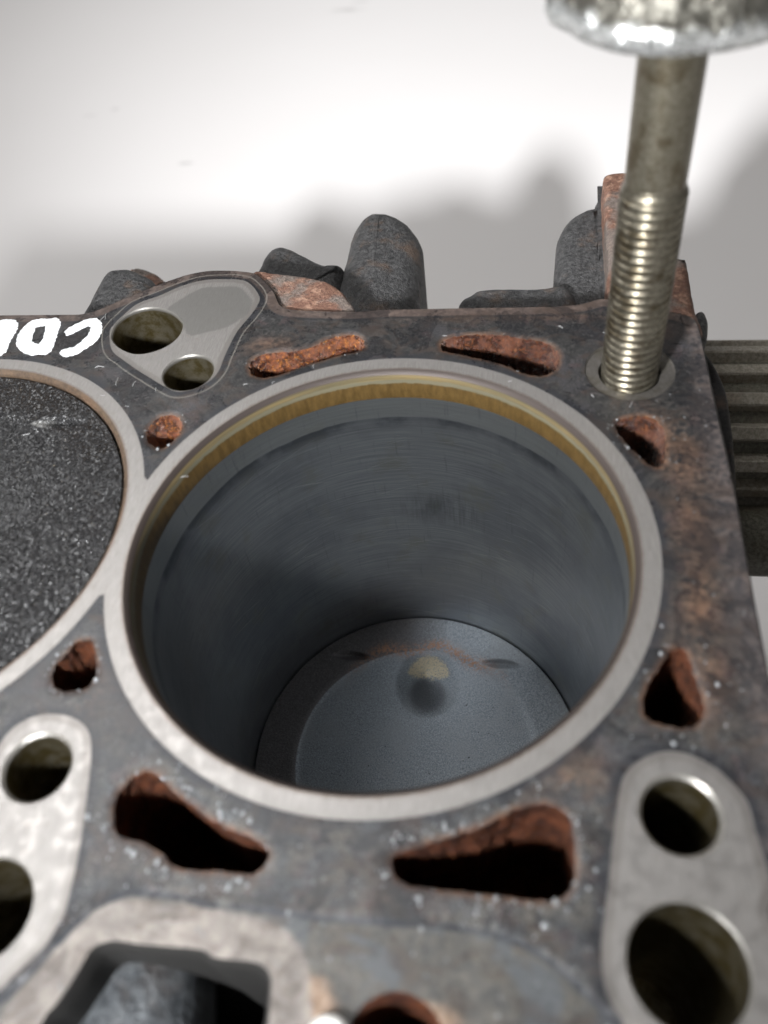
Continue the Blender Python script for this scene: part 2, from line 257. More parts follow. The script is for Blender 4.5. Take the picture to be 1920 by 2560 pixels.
    lc = m.mix(m.math('MULTIPLY', ld, .5), lc, m.mix(n2, (.10, .092, .085), (.17, .15, .135)))
    inner = m.ss(m.math('ADD', bore, m.math('MULTIPLY', m.math('SUBTRACT', n2, .5), 1.1)), .55, .1)   # carbon creep at the bore mouth
    lc = m.mix(m.math('MULTIPLY', inner, .6), lc, (.12, .085, .065))
    col = m.mix(lm, col, lc)
    # scratch line left by the gasket bead around the oil gallery land
    sl = m.ss(m.math('ABSOLUTE', m.math('SUBTRACT', m.attr('ear'), m.math('ADD', 1.35, m.math('MULTIPLY', n1, .5)))), .22, .05)
    col = m.mix(m.math('MULTIPLY', sl, m.ss(n3, .3, .6, .1, .55)), col, (.22, .205, .18))
    eb = m.ss(m.math('ADD', m.attr('earpad'), m.math('MULTIPLY', m.math('SUBTRACT', n2, .5), 1.2)), .35, -.25); col = m.mix(m.math('MULTIPLY', eb, .62), col, (.125, .122, .114))
    h = m.math('ADD', m.math('MULTIPLY', n3, m.math('SUBTRACT', 1.0, m.math('MULTIPLY', lm, .8))), m.math('MULTIPLY', m.noise(1.6, 4, .7), m.math('SUBTRACT', .8, m.math('MULTIPLY', lm, .65))))
    nb = m.bump(h, .07, .6)
    wet = m.math('MULTIPLY', film, m.ss(m.noise(.5, 3, .6), .48, .62))
    rough = m.math('ADD', m.math('MULTIPLY', n2, .22), m.math('SUBTRACT', m.math('ADD', .25, m.math('MULTIPLY', lm, .10)), m.math('MAXIMUM', m.math('MULTIPLY', wet, .2), m.math('MULTIPLY', m.math('MULTIPLY', oily, m.math('SUBTRACT', 1.0, lm)), .14))))
    metal = m.math('MULTIPLY', lm, .6)
    return m.done(col, rough, metal, nb, .38)

def mat_rust(name, k=1.0, wet=.3, warm=(.30, .115, .035), spec=.9):
    m = M(name); n1 = m.noise(.28, 4, .65); n2 = m.noise(1.5, 5, .75); g = m.noise(5.0, 3, .8); v = m.vor(3.2)
    c = m.mix(m.ss(n1, .38, .62), (.040*k, .011*k, .006*k), (.15*k, .045*k, .018*k))
    c = m.mix(m.math('MULTIPLY', m.ss(n2, .52, .66), .8), c, tuple(x*k for x in warm)); c = m.mix(m.ss(n2, .46, .36), c, (.012, .005, .004)); c = m.mix(m.math('MULTIPLY', m.ss(g, .6, .75), .5), c, (.36*k, .22*k, .13*k))
    h = m.math('ADD', m.math('ADD', n2, g), m.math('MULTIPLY', v, -.6))
    return m.done(c, m.ss(n1, .3, .7, wet-.12, wet+.2), 0.0, m.bump(h, .40, 1.0), spec)
def mat_bore():
    m = M('honed_bore'); p = m.xyz(); ang = m.math('MULTIPLY', m.math('ARCTAN2', p[1], p[0]), 39.75)
    def streak(ku, kv, shear, det=3): return m.noise(1.0, det, .65, vec=m.comb(m.math('MULTIPLY', ang, ku), 3.0*shear, m.math('ADD', m.math('MULTIPLY', p[2], kv), m.math('MULTIPLY', ang, shear))))
    a = streak(.05, 2.6, 0, 4); h1 = streak(.04, 3.4, 1.1); h2 = streak(.04, 3.4, -1.1); b = streak(1.1, .07, 0); big = m.noise(.035, 4, .6); mid = m.noise(.12, 4, .6); s = m.noise(6.0, 2, .6)
    col = m.mix(m.ss(a, .25, .75), (.25, .266, .282), (.39, .408, .422)); col = m.mix(m.math('MULTIPLY', m.ss(big, .42, .62), .45), col, (.16, .172, .195)); col = m.mix(m.math('MULTIPLY', m.ss(mid, .52, .7), .4), col, (.27, .27, .215))
    sc1 = m.math('MULTIPLY', m.math('ADD', m.ss(h1, .62, .72), m.ss(h2, .64, .74)), m.ss(mid, .38, .6)); col = m.mix(m.math('MULTIPLY', sc1, .55), col, (.60, .61, .62))
    zz = m.math('ADD', p[2], m.math('MULTIPLY', m.math('SUBTRACT', big, .5), 3))
    col = m.mix(m.math('MULTIPLY', m.ss(zz, -12.3, -11.8), .45), col, (.42, .435, .42))     # above the top ring reversal
    rl = m.math('MULTIPLY', m.ss(zz, -16.5, -12.4), m.ss(zz, -11.9, -12.3)); col = m.mix(m.math('MULTIPLY', rl, m.ss(mid, .35, .6, .2, .75)), col, (.075, .083, .10))
    # scuffed dark patch on the thrust side
    da = m.math('DIVIDE', m.math('SUBTRACT', ang, 57.0), 13.0); dz = m.math('DIVIDE', m.math('ADD', p[2], 41.0), 7.5); q = m.math('ADD', m.math('MULTIPLY', da, da), m.math('MULTIPLY', dz, dz))
    col = m.mix(m.math('MULTIPLY', m.ss(q, 1.0, .0), m.ss(m.math('ADD', m.math('MULTIPLY', b, .5), m.math('MULTIPLY', mid, .5)), .38, .62, .0, .6)), col, (.11, .118, .13))
    col = m.mix(m.math('MULTIPLY', m.ss(b, .58, .72), .3), col, (.13, .138, .15)); col = m.mix(m.ss(s, .72, .79), col, (.45, .46, .46))
    nb = m.bump(m.math('ADD', m.math('ADD', a, m.math('MULTIPLY', sc1, .4)), m.math('MULTIPLY', s, .5)), .045, .5)
    return m.done(col, m.math('ADD', m.math('ADD', .225, m.math('MULTIPLY', a, .10)), m.math('MULTIPLY', big, .14)), .95, nb)
def mat_carbon_ring():
    m = M('varnish_ring'); p = m.xyz(); ang = m.math('MULTIPLY', m.math('ARCTAN2', p[1], p[0]), 39.75)
    a = m.noise(1.0, 4, .7, vec=m.comb(m.math('MULTIPLY', ang, .9), 0.0, m.math('MULTIPLY', p[2], .25))); b = m.noise(1.0, 3, .6, vec=m.comb(m.math('MULTIPLY', ang, .06), 0.0, m.math('MULTIPLY', p[2], 2.5)))
    n = m.noise(.5, 4, .7); zz = m.math('ADD', p[2], m.math('MULTIPLY', m.math('SUBTRACT', n, .5), .9))
    col = m.mix(m.ss(a, .3, .7), (.075, .045, .014), (.135, .083, .028))
    up = m.mix(m.ss(b, .35, .65), (.13, .108, .062), (.215, .16, .078)); col = m.mix(m.ss(zz, -2.9, -2.5), col, up)
    col = m.mix(m.math('MULTIPLY', m.math('MULTIPLY', m.ss(zz, -2.9, -2.6), m.ss(zz, -1.7, -2.0)), .7), col, (.17, .165, .12))
    lip = m.ss(p[2], -1.0, -.6); col = m.mix(lip, col, (.040, .030, .026))
    return m.done(col, m.math('ADD', .42, m.math('MULTIPLY', lip, .15)), .4, m.bump(m.math('ADD', a, n), .06, .5))
def mat_piston(name, wet):
    m = M(name); n = m.noise(.12, 4, .6); g = m.noise(3.2, 4, .75); f = m.noise(1.4, 3, .7); v = m.vor(2.6); rb = m.attr('deposit'); yb = m.attr('yellow'); an = m.attr('rim')
    if wet: col = m.mix(m.ss(g, .35, .7), (.012, .012, .013), (.034, .033, .033))
    else:
        col = m.mix(m.ss(g, .35, .68), (.085, .095, .105), (.235, .255, .275)); col = m.mix(m.math('MULTIPLY', m.ss(n, .45, .65), .5), col, (.17, .18, .19))
        col = m.mix(m.ss(v, .16, .08), col, (.02, .02, .022)) if False else col
        col = m.mix(m.math('MULTIPLY', an, .95), col, m.mix(m.ss(g, .4, .65), (.040, .034, .034), (.085, .078, .078)))
    col = m.mix(m.math('MULTIPLY', rb, m.ss(f, .4, .62)), col, (.22, .105, .055)); col = m.mix(m.ss(m.math('ADD', yb, m.math('MULTIPLY', m.math('SUBTRACT', m.math('ADD', m.math('MULTIPLY', g, .6), m.math('MULTIPLY', f, .4)), .5), 4.5)), .45, 1.15, 0, .85), col, (.40, .325, .20)); col = m.mix(m.math('MULTIPLY', m.math('MULTIPLY', m.attr('bump_shade'), m.math('SUBTRACT', 1.0, yb)), .75), col, (.035, .037, .042))
    col = m.mix(m.ss(m.noise(1.1, 2, .5), .73, .76), col, (.012, .012, .012))
    if wet:
        px_ = m.xyz(); rr = m.math('SQRT', m.math('ADD', m.math('POWER', m.math('ADD', px_[0], 84.5), 2.0), m.math('MULTIPLY', px_[1], px_[1]))); dull = m.math('ADD', m.ss(rr, 30, 12, 0, .6), m.ss(m.noise(.07, 3, .6), .42, .62, 0, .45), clamp=True)
        vc = m.vor(3.6, None, 'F1', 'Color'); sub = m.new('ShaderNodeVectorMath'); sub.operation = 'SUBTRACT'; m.put(sub.inputs[0], vc); sub.inputs[1].default_value = (.5, .5, .5)
        k = m.vmul(sub.outputs[0], (1.5, 1.5, .2)); ad = m.new('ShaderNodeVectorMath'); ad.operation = 'ADD'; m.put(ad.inputs[0], k); m.put(ad.inputs[1], m.new('ShaderNodeNewGeometry').outputs['Normal'])
        nz = m.new('ShaderNodeVectorMath'); nz.operation = 'NORMALIZE'; m.put(nz.inputs[0], ad.outputs[0])
        col = m.mix(m.attr('notch'), col, (.50, .49, .47))
        return m.done(col, m.math('ADD', .15, m.math('MULTIPLY', dull, .45)), 0, m.bump(g, .1, .5, nz.outputs[0]), .55)
    h = m.math('ADD', m.noise(4.5, 3, .8) if wet else g, m.math('MULTIPLY', v, -.9 if wet else -.4))
    return m.done(col, m.ss(n, .35, .65, .20, .36) if wet else .50, .0 if wet else .3, m.bump(h, .42 if wet else .12, 1.0 if wet else .7), 1.0 if wet else .45)
def mat_cast(name, a=(.022, .022, .024), b=(.065, .065, .068), rust=.25, rough=.62, bump=.35, sc_=1.0):
    m = M(name); n = m.noise(.14, 4, .6); f = m.noise(1.1*sc_, 4, .75); g = m.noise(3*sc_, 2, .6)
    col = m.mix(m.ss(f, .3, .7), a, b); col = m.mix(m.math('MULTIPLY', m.ss(n, .52, .7), rust), col, (.15, .09, .055))
    return m.done(col, rough, .1, m.bump(m.math('ADD', f, m.math('MULTIPLY', g, .5)), bump, .8), .45)
def mat_rustcast():
    m = M('rusty_cast_iron'); n = m.noise(.09, 4, .6); n2 = m.noise(.45, 4, .7); f = m.noise(1.6, 4, .75)
    col = m.mix(m.ss(f, .3, .7), (.085, .040, .026), (.22, .115, .080)); col = m.mix(m.math('MULTIPLY', m.ss(n2, .5, .64), .75), col, (.36, .22, .155)); col = m.mix(m.math('MULTIPLY', m.ss(n, .47, .58), .8), col, m.mix(m.ss(f, .35, .65), (.07, .063, .058), (.20, .175, .155)))
    return m.done(col, .6, .0, m.bump(m.math('ADD', f, n2), .45, .9), .4)
def mat_hole():
    m = M('machined_passage'); p = m.xyz(); n = m.noise(.4, 4, .65); f = m.noise(1.0, 3, .7, vec=m.vmul(m.pos, (.4, .4, 4))); g = m.noise(3, 3, .7)
    col = m.mix(m.ss(n, .35, .65), (.115, .088, .034), (.21, .185, .13)); col = m.mix(m.math('MULTIPLY', m.ss(g, .55, .7), .5), col, (.06, .045, .02))
    col = m.mix(m.ss(p[2], -.9, -.5), col, (.40, .38, .35))
    return m.done(col, m.math('ADD', .24, m.math('MULTIPLY', f, .2)), .85, m.bump(f, .05, .5))
def mat_steel(name, a, b, metal, rough, grime=(.06, .05, .03), g=.4):
    m = M(name); n = m.noise(.25, 4, .65); f = m.noise(1.6, 4, .7)
    col = m.mix(m.ss(f, .3, .7), a, b); col = m.mix(m.math('MULTIPLY', m.ss(n, .48, .65), g), col, grime)
    return m.done(col, m.math('ADD', rough, m.math('MULTIPLY', m.math('SUBTRACT', f, .5), .2)), metal, m.bump(f, .03, .5))
def mat_table():
    m = M('table_laminate'); n = m.noise(.004, 3, .5); f = m.noise(.4, 2, .5); col = m.mix(n, (.71, .685, .672), (.765, .742, .735))
    pn = m.noise(.05, 2, .5, dist=.5); 
    for (cx, cy, sx, sy, k) in TABLE_MARKS:
        p = m.xyz(); dx = m.math('DIVIDE', m.math('SUBTRACT', p[0], cx), sx); dy = m.math('DIVIDE', m.math('SUBTRACT', p[1], cy), sy)
        d = m.math('ADD', m.math('SQRT', m.math('ADD', m.math('MULTIPLY', dx, dx), m.math('MULTIPLY', dy, dy))), m.math('MULTIPLY', m.math('SUBTRACT', pn, .5), 1.6))
        col = m.mix(m.ss(d, 1.0, .3, 0, k), col, (.30, .29, .28))
    return m.done(col, .42, 0, m.bump(f, .02, .3), .4)
def mat_plain(name, col, rough=.5, metal=0, bump=.0, var=.25):
    m = M(name); f = m.noise(1.2, 4, .7); c2 = tuple(c*(1-var) for c in col)
    return m.done(m.mix(m.ss(f, .35, .65), c2, col), rough, metal, m.bump(f, bump, .6) if bump else None)
def mat_water():
    m = M('water_droplet'); 
    return m.done((.28, .29, .30), .12, .35, None, 1.0)
def mat_paint():
    m = M('white_paint_marker'); n = m.noise(1.0, 3, .7, vec=m.vmul(m.pos, (1.2, 5.5, 1))); f = m.noise(2.5, 3, .7)
    col = m.mix(m.ss(n, .54, .66), m.mix(m.ss(f, .35, .65), (.60, .61, .62), (.80, .81, .82)), (.30, .30, .30))
    return m.done(col, .5, 0, m.bump(n, .05, .6))
def mat_chrome():
    m = M('dented_chrome'); n = m.noise(.22, 4, .6); f = m.noise(.7, 4, .65); z = m.xyz()[2]
    col = m.mix(m.ss(f, .35, .6), (.62, .63, .62), (.92, .93, .92)); col = m.mix(m.math('MULTIPLY', m.ss(n, .58, .66), .7), col, (.30, .22, .15))
    g = m.ss(m.math('ADD', z, m.math('MULTIPLY', m.math('SUBTRACT', n, .5), 6)), 62.6, 64.2)
    col = m.mix(g, col, m.mix(f, (.07, .066, .055), (.20, .19, .165)))
    return m.done(col, m.math('ADD', .22, m.math('MULTIPLY', g, .25)), .85, m.bump(m.noise(.35, 3, .55), 1.6, .8))

TABLE_MARKS = [(-160, 850, 22, 9, .35), (-148, 868, 14, 6, .2), (-350, 655, 5, 4, .3), (-372, 645, 8, 2.5, .2), (-252, 552, 8, 2.5, .4)]
m_deck = mat_deck(); m_rust = mat_rust('wet_rust', .8, .26); m_amber = mat_rust('amber_rust', 1.25, .25, (.42, .17, .035)); m_rust_deep = mat_rust('deep_rust', .85, .5, (.24, .085, .028), .25); m_bore = mat_bore(); m_ring = mat_carbon_ring()
m_ring2 = mat_cast('brown_bore_lip', (.05, .034, .024), (.11, .075, .05), .3, .5, .1); m_pist = mat_piston('dry_piston_carbon', False); m_pist2 = mat_piston('oily_piston_carbon', True)
m_cast = mat_cast('dark_cast_iron', (.014, .014, .015), (.085, .083, .083), .45, .5, .9, .9); m_cast_rust = mat_rustcast()
m_cast_pale = mat_cast('pale_cast_iron', (.030, .033, .037), (.105, .112, .12), .15, .42, .7, .5); m_body = mat_cast('block_side_iron', (.02, .02, .022), (.05, .045, .045), .4)
m_hole = mat_hole(); m_seat = mat_steel('bolt_seat', (.085, .078, .070), (.13, .12, .11), .5, .38); m_bolt = mat_steel('oiled_bolt_steel', (.15, .134, .10), (.29, .265, .21), .9, .34, (.075, .056, .03), .75)
m_shank = mat_steel('bolt_shank_steel', (.155, .138, .10), (.26, .238, .187), .85, .36, (.095, .072, .04), .7)
m_table = mat_table(); m_paint = mat_paint(); m_pocket_shade = mat_plain('pocket_shade', (.012, .011, .010), .8)
m_water = mat_water(); m_chrome = mat_chrome(); m_lint = mat_plain('lint', (.6, .6, .6), .8); m_drum = mat_cast('greasy_drum_metal', (.06, .056, .042), (.17, .16, .125), .2, .36, .15); m_rib = mat_cast('rib_metal', (.19, .17, .135), (.38, .345, .29), .3, .3, .15)
m_plug = mat_plain('white_plug', (.72, .71, .68), .5, 0, .1, .15); m_lip = mat_plain('ochre_lip', (.50, .27, .10), .55, 0, .2, .3)

# ------------------------------------------------------------------ table
TZ = -230.0
def box(x0, x1, y0, y1, z0, z1):
    V = [(x, y, z) for z in (z0, z1) for y in (y0, y1) for x in (x0, x1)]
    return V, [(0, 2, 3, 1), (4, 5, 7, 6), (0, 1, 5, 4), (1, 3, 7, 5), (3, 2, 6, 7), (2, 0, 4, 6)]
t = mesh_obj('table_top', *box(-2200, 2200, -900, 2600, TZ-30, TZ), m_table, None, False); t['kind'] = 'structure'; t['label'] = 'white tabletop under the engine block'

# ------------------------------------------------------------------ engine block
block = empty('engine_block', (0, 0, TZ), 'dark rust-stained cast iron engine block with two open cylinder bores', 'engine block')
RB, RL, R0, PIT = 40.58, 43.53, 39.75, 84.5
def back_outline():
    b = [tuple(p) for p in D['back']]
    P = [(-150, -95), (-150, 57.9)]+b+[(55.4, -30), (55.4, -60), (55.4, -95)]
    P = resample(np.array(P, float), 0.9)
    Q = P.copy()                                        # light smoothing of the traced edge
    for _ in range(3): Q = .25*np.roll(Q, 1, 0)+.5*Q+.25*np.roll(Q, -1, 0)
    return ccw(Q)
outer = back_outline()
slots = {k: ccw(smooth_closed(D[k])) for k in ('S1', 'S2', 'S3', 'S4', 'S5', 'S6', 'S7', 'S8')}
for i, k in enumerate(slots):                           # eaten, uneven rims
    P = slots[k]; slots[k] = offset(P, .09*vnoise(P, 1.8, i+3, 3))
oil = {'O1': ccw(smooth_closed(D['O1'])), 'O2': circle(-42.05, 39.6, 5.27), 'O3': circle(-42.06, -39.89, 5.04), 'O4': circle(-41.97, -57.94, 6.35),
       'O5': circle(42.28, -39.57, 5.04), 'O6': circle(41.42, -56.11, 6.74)}
p1 = [tuple(p) for p in D['P1']]+[(-3.6, -80), (-6, -84), (-28, -84), (-33, -80)]
pocket = ccw(smooth_closed(p1, .6))
p2 = circle(10.2, -67.2, 5.6)
seat = circle(41.65, 40.2, 7.94, 80)
bores = [circle(0, 0, RB, 300), circle(-PIT, 0, RB, 300)]
holes = list(slots.values())+list(oil.values())+[pocket, p2, seat]+bores
land1 = ccw(smooth_closed(D['L1'])); pad1 = ccw(smooth_closed(D['L1b']))
land2 = ccw(smooth_closed(D['L2']+[(-62, -70), (-58, -45)]))
land3 = ccw(smooth_closed(D['L3']+[(60, -62), (54, -78), (34, -76)]))
front_poly = ccw(resample(np.array([tuple(p) for p in D['front']]+[(40, -66), (44, -72), (70, -76), (70, -99), (-170, -99), (-170, -74), (-60, -74), (-44, -70)], float), .8))

def build_deck():
    gx = np.r_[np.arange(-149, -96, 2.5), np.arange(-95.5, 55, .85)]; gy = np.r_[np.arange(-94, -75, 2.0), np.arange(-74, 76, .85)]
    X, Y = np.meshgrid(gx, gy); G = np.c_[X.ravel(), Y.ravel()]; G = G+rng.uniform(-.08, .08, G.shape)
    keep = sdf(G, outer) < -.45
    G = G[keep]
    for h in holes:
        lo, hi = h.min(0)-2, h.max(0)+2; near = ((G > lo) & (G < hi)).all(1)
        d = np.full(len(G), 9.0); d[near] = sdf(G[near], h); G = G[d > .35]
    V = []; E = []
    for L in [outer]+holes:
        b = len(V); n = len(L); V += [Vector(p) for p in L]; E += [(b+i, b+(i+1) % n) for i in range(n)]
    V += [Vector(p) for p in G]
    ov, oe, of, *_ = delaunay_2d_cdt(V, E, [], 0, 1e-6)
    P = np.array([(v.x, v.y) for v in ov]); F = np.array(of)
    C = P[F].mean(1); ok = sdf(C, outer) < 0
    for h in holes:
        lo, hi = h.min(0), h.max(0); near = ((C > lo) & (C < hi)).all(1) & ok; idx = np.where(near)[0]
        ok[idx[sdf(C[idx], h) < 0]] = False
    F = F[ok]
    a = P[F]; cr = (a[:, 1, 0]-a[:, 0, 0])*(a[:, 2, 1]-a[:, 0, 1])-(a[:, 1, 1]-a[:, 0, 1])*(a[:, 2, 0]-a[:, 0, 0]); F[cr < 0] = F[cr < 0][:, ::-1]
    bd = np.minimum(np.hypot(P[:, 0], P[:, 1]), np.hypot(P[:, 0]+PIT, P[:, 1]))
    ear = sdf(P, land1)
    land = np.minimum.reduce([bd-RL, ear, sdf(P, land2), sdf(P, land3)])
    cool = np.minimum.reduce([np.abs(sdf(P, s)) for s in slots.values()])
    rust = np.zeros(len(P))
    for x, y, sx, sy, k in ((48.5, 20, 3.5, 8, 1), (48.5, 5, 3.0, 12, .9), (47.8, -8, 3.0, 9, 1.1), (46.5, -20, 4, 6, 1.2), (29.5, -36, 4, 3, .8), (-27, 47.5, 5, 2.4, .9), (-13, 47, 3, 1.5, .7), (45, 25, 3, 5, .8), (-38, 22, 4, 4, .3), (-38, -28, 5, 5, .5), (14, -49, 10, 3, .35), (-22, -49, 8, 3, .4), (46, 52, 5, 3, .4), (22, 55.6, 25, 1.2, .5)):
        rust = np.maximum(rust, k*np.exp(-((P[:, 0]-x)/sx)**2-((P[:, 1]-y)/sy)**2))
    front = sdf(P, front_poly); edge = np.where(P[:, 1] > 50, -sdf(P, outer), 30.0); redge = 55.6-P[:, 0]
    pk = np.abs(sdf(P, pocket)); oilm = np.minimum.reduce([np.abs(sdf(P, o)) for o in oil.values()])
    z = -.2/(1+np.exp(np.clip(front*9, -30, 30)))-.35*np.exp(-((front-.1)/.35)**2)
    z = z+np.where((land > .3) & (cool > .6), .03*vnoise(P, 7, 5, 1), 0)
    rim = np.minimum(cool, 3); z = z-.22*np.exp(-(rim/.35)**2)
    return mesh_obj('deck', np.c_[P, z], F, m_deck, block, True, dict(land=land, cool=cool, rust=rust, edge=edge, front=front, pock=pk, boredist=bd-RB, redge=redge, oil=oilm, tan=np.maximum(np.exp(-((P[:, 0]+.5)/5)**2-((P[:, 1]+65)/4)**2), np.exp(-((P[:, 0]-12)/6)**2-((P[:, 1]+65)/3)**2)), ear=ear, earpad=sdf(P, pad1)))
build_deck()
# outer casting walls under the deck edge
lo = [at_z(outer, 0), at_z(offset(outer, .35), -.35), at_z(offset(outer, .5), -1.2), at_z(offset(outer, .5), -60), at_z(offset(outer, .5), TZ+.4)]
V, F = loft(lo); mesh_obj('block_casting', V, [f[::-1] for f in F], m_body, block)

for i, cx in enumerate((0, -PIT)):
    V, F = lathe(cx, 0, [(RB, 0), (40.3, -.12), (39.86, -.55), (39.70, -.8), (39.68, -2.0), (39.66, -4), (39.66, -6.4), (39.75, -6.63)], 300)
    liner = mesh_obj('bore_wall', *lathe(cx, 0, [(39.75, -6.63)]+[(39.75, z) for z in np.linspace(-8, -130, 40)], 300), m_bore, block)
    mesh_obj('carbon_ring', V, F, m_ring if i == 0 else m_ring2, liner)
for k, P in slots.items():
    deep = {'S1': 7.5, 'S4': 7.0}.get(k, 34)
    L = [at_z(P, -.22)]; n3 = np.c_[P, np.zeros(len(P))]
    for z in (-.5, -1.0, -1.7, -2.6, -3.6, -4.8, -6.2, -7.5, -10, -14, -20, -27, -34):
        if -z > deep: break
        n3[:, 2] = z; o = (.05+.25*min(1, -z/5) if k in ('S5', 'S6', 'S7', 'S8') else -.05-.15*min(1, -z/3))+.16*min(1, -z/1.2)*vnoise(n3, 1.7, 17, 3)-(.16*(-z)**1.1 if k in ('S1', 'S4') else 0)
        L.append(at_z(offset(P, o), z))
    last = L[-1]; c = last.mean(0); V, F = loft(L)
    b0 = len(V)-len(P); V = np.vstack([V, c+np.array([0, 0, .0])]); n = len(P)
    F += [(b0+i, b0+(i+1) % n, len(V)-1) for i in range(n)]
    mesh_obj('coolant_passage', V, [f[::-1] for f in F] if False else F, m_amber if k in ('S1', 'S4') else m_rust if k in ('S2', 'S3') else m_rust_deep, block)
for k, P in oil.items():
    ch = .45 if k in ('O3', 'O5') else .25
    L = [at_z(P, 0 if k not in ('O4', 'O6') else 0), at_z(offset(P, -ch), -ch)]+[at_z(offset(P, -ch-.02), z) for z in (-2, -6, -12, -22, -45)]
    V, F = loft(L, True); mesh_obj('bolt_hole' if k in ('O2', 'O3', 'O5') else 'oil_passage', V, F, m_hole, block, True, None, 40)
st = mesh_obj('bolt_seat', *loft([at_z(seat, 0), at_z(circle(41.65, 40.2, 7.7, 80), -.35), at_z(circle(41.62, 40.0, 5.5, 80), -.4), at_z(circle(41.62, 40.0, 5.3, 80), -.7), at_z(circle(41.62, 40.0, 5.25, 80), -30)], True), m_seat, block, True, None, 35)
# front pocket with a cast pipe crossing it
V, F = loft([at_z(pocket, -.2), at_z(offset(pocket, -.5), -.9)]+[at_z(offset(pocket, -.6-.02*z), -z) for z in (4, 10, 25, 55)], True)
mesh_obj('front_pocket', V, F, m_pocket_shade, block)  # walls coloured near-black to paint the pocket's inner shade
V, F = tube([(-26.3, -58.6, -18.8), (-25.8, -60.5, -18), (-24.5, -66, -16.5), (-23, -76, -15), (-22, -90, -15)], [8.6, 9.0, 9.4, 9.6, 9.6], 40)
V = V+.18*np.c_[vnoise(V, 4, 1), vnoise(V, 4, 2), vnoise(V, 4, 3)]; mesh_obj('cast_pipe', V, F, m_cast_pale, block)
V, F = loft([at_z(p2, -.2), at_z(offset(p2, -.4), -.7), at_z(offset(p2, -.5), -6), at_z(offset(p2, -.6), -30)], True); mesh_obj('threaded_port', V, F, m_rust_deep, block)
V, F = lathe(3.1, -67.2, [(2.6, -.3), (2.6, 1.2), (2.35, 1.7), (1.8, 2.0), (.9, 2.1), (.02, 2.12)], 40); mesh_obj('plug', V, F, m_plug, block)

def lug(name, pts, zt, depth, r, mat, seed=0, amp=.25, ds=.9, sm=True, cap_bulge=0):
    P = ccw(smooth_closed(pts, ds) if sm else resample(np.array(pts, float), ds)); L = []
    for a in np.linspace(90, 0, 12):
        a = math.radians(a); L.append(at_z(offset(P, -r*(1-math.cos(a))), zt-r*(1-math.sin(a))))
    inner = offset(P, -r); cen = inner.mean(0)
    top = [at_z(cen+(inner-cen)*f, zt+cap_bulge*(1-f*f)) for f in (.08, .3, .55, .8)]
    L = top+L+[at_z(P, zt-r-depth*.5), at_z(P, zt-r-depth)]
    V, F = loft(L, True, True); amp *= .35; V = V+amp*np.c_[vnoise(V, 5, seed), vnoise(V, 5, seed+1), vnoise(V, 5, seed+2)]
    return mesh_obj(name, V, [f[::-1] for f in F], mat, block)
lug('casting_ledge', D['C1']+[(-11, 56), (-20, 55.5), (-28, 55.5), (-33, 62), (-37, 70)], -1.2, 40, 1.2, m_cast_rust, 3, .18)
lug('rear_lug', D['lugB']+[(-1, 55), (-21, 55), (-21, 80)], -10.5, 60, 6.5, m_cast, 5, .2, 1.0, True, .8)
lug('rear_lug', D['lugA']+[(-20, 88), (-20, 60), (-43.5, 60), (-43.5, 78)], -12, 50, 4.5, m_cast, 9, .2, 1.0, True, .3)
lug('rear_lug', D['lugC']+[(-63, 74), (-63, 56), (-80, 56)], -7.5, 40, 5.0, m_cast, 12, .15, 1.0, True, .5)
lug('rear_lug', D['lugC2']+[(-70, 96), (-70, 60), (-84, 60), (-84, 100)], -20.5, 40, 3.5, m_cast_rust, 14, .15)
lug('rear_lug', D['lobeD'][::-1][2:]+[(46, 120), (46, 57), (30, 57)] if False else D['lobeD']+[(30, 56), (46, 56), (46, 118)], -11, 60, 5.0, m_cast, 17, .2)
lug('rear_lug', D['lugE'][2:]+[(9, 56), (33, 56), (33, 76.5)], -8.5, 40, 2.5, m_cast, 19, .15)
lug('mounting_bracket', D['plateD']+[(57, 56), (50, 53.5), (40.5, 56), (40.5, 84), (40.8, 100)], -4.6, 70, 1.6, m_cast_rust, 23, .2)
lug('side_lug', D['lumpF']+[(56.4, 54), (55.5, 60)], -6.8, 30, 1.4, m_cast, 27, .1)
fl = [(56.2, 52), (59.5, 66), (61.8, 63.5), (63.7, 54), (63.4, 42.5), (62.4, 30), (61.4, 22.6), (60.0, 15), (56.2, 8)]
lug('side_flange', fl, -17, 60, 1.2, m_body, 31, .1)

# painted letters, seen upside down from this side
def letter(P, hole=None):
    P = ccw(resample(np.array(P, float), .28)); P = offset(P, .10*vnoise(P, 1.2, 2, 2)); V = [Vector(p) for p in P]; n = len(P); E = [(i, (i+1) % n) for i in range(n)]
    if hole is not None:
        H = resample(np.array(hole, float), .28); H = offset(H, .08*vnoise(H, 1.1, 4, 2)); b = len(V); V += [Vector(p) for p in H]; E += [(b+i, b+(i+1) % len(H)) for i in range(len(H))]
    gx, gy = np.meshgrid(np.arange(P[:, 0].min(), P[:, 0].max(), .5), np.arange(P[:, 1].min(), P[:, 1].max(), .5)); G = np.c_[gx.ravel(), gy.ravel()]
    d = sdf(G, P); ok = d < -.2
    if hole is not None: ok &= sdf(G, ccw(H)) > .2
    V += [Vector(g) for g in G[ok]]
    ov, _, of, *_ = delaunay_2d_cdt(V, E, [], 0, 1e-6); Q = np.array([(v.x, v.y) for v in ov]); F = np.array(of); C = Q[F].mean(1)
    ok = sdf(C, P) < 0
    if hole is not None: ok &= sdf(C, ccw(H)) > 0
    F = F[ok]; a = Q[F]; cr = (a[:, 1, 0]-a[:, 0, 0])*(a[:, 2, 1]-a[:, 0, 1])-(a[:, 1, 1]-a[:, 0, 1])*(a[:, 2, 0]-a[:, 0, 0]); F[cr < 0] = F[cr < 0][:, ::-1]
    dd = -sdf(Q, P); z = .05+.07*np.clip(dd/.5, 0, 1)
    mesh_obj('painted_letter', np.c_[Q, z], F, m_paint, block)
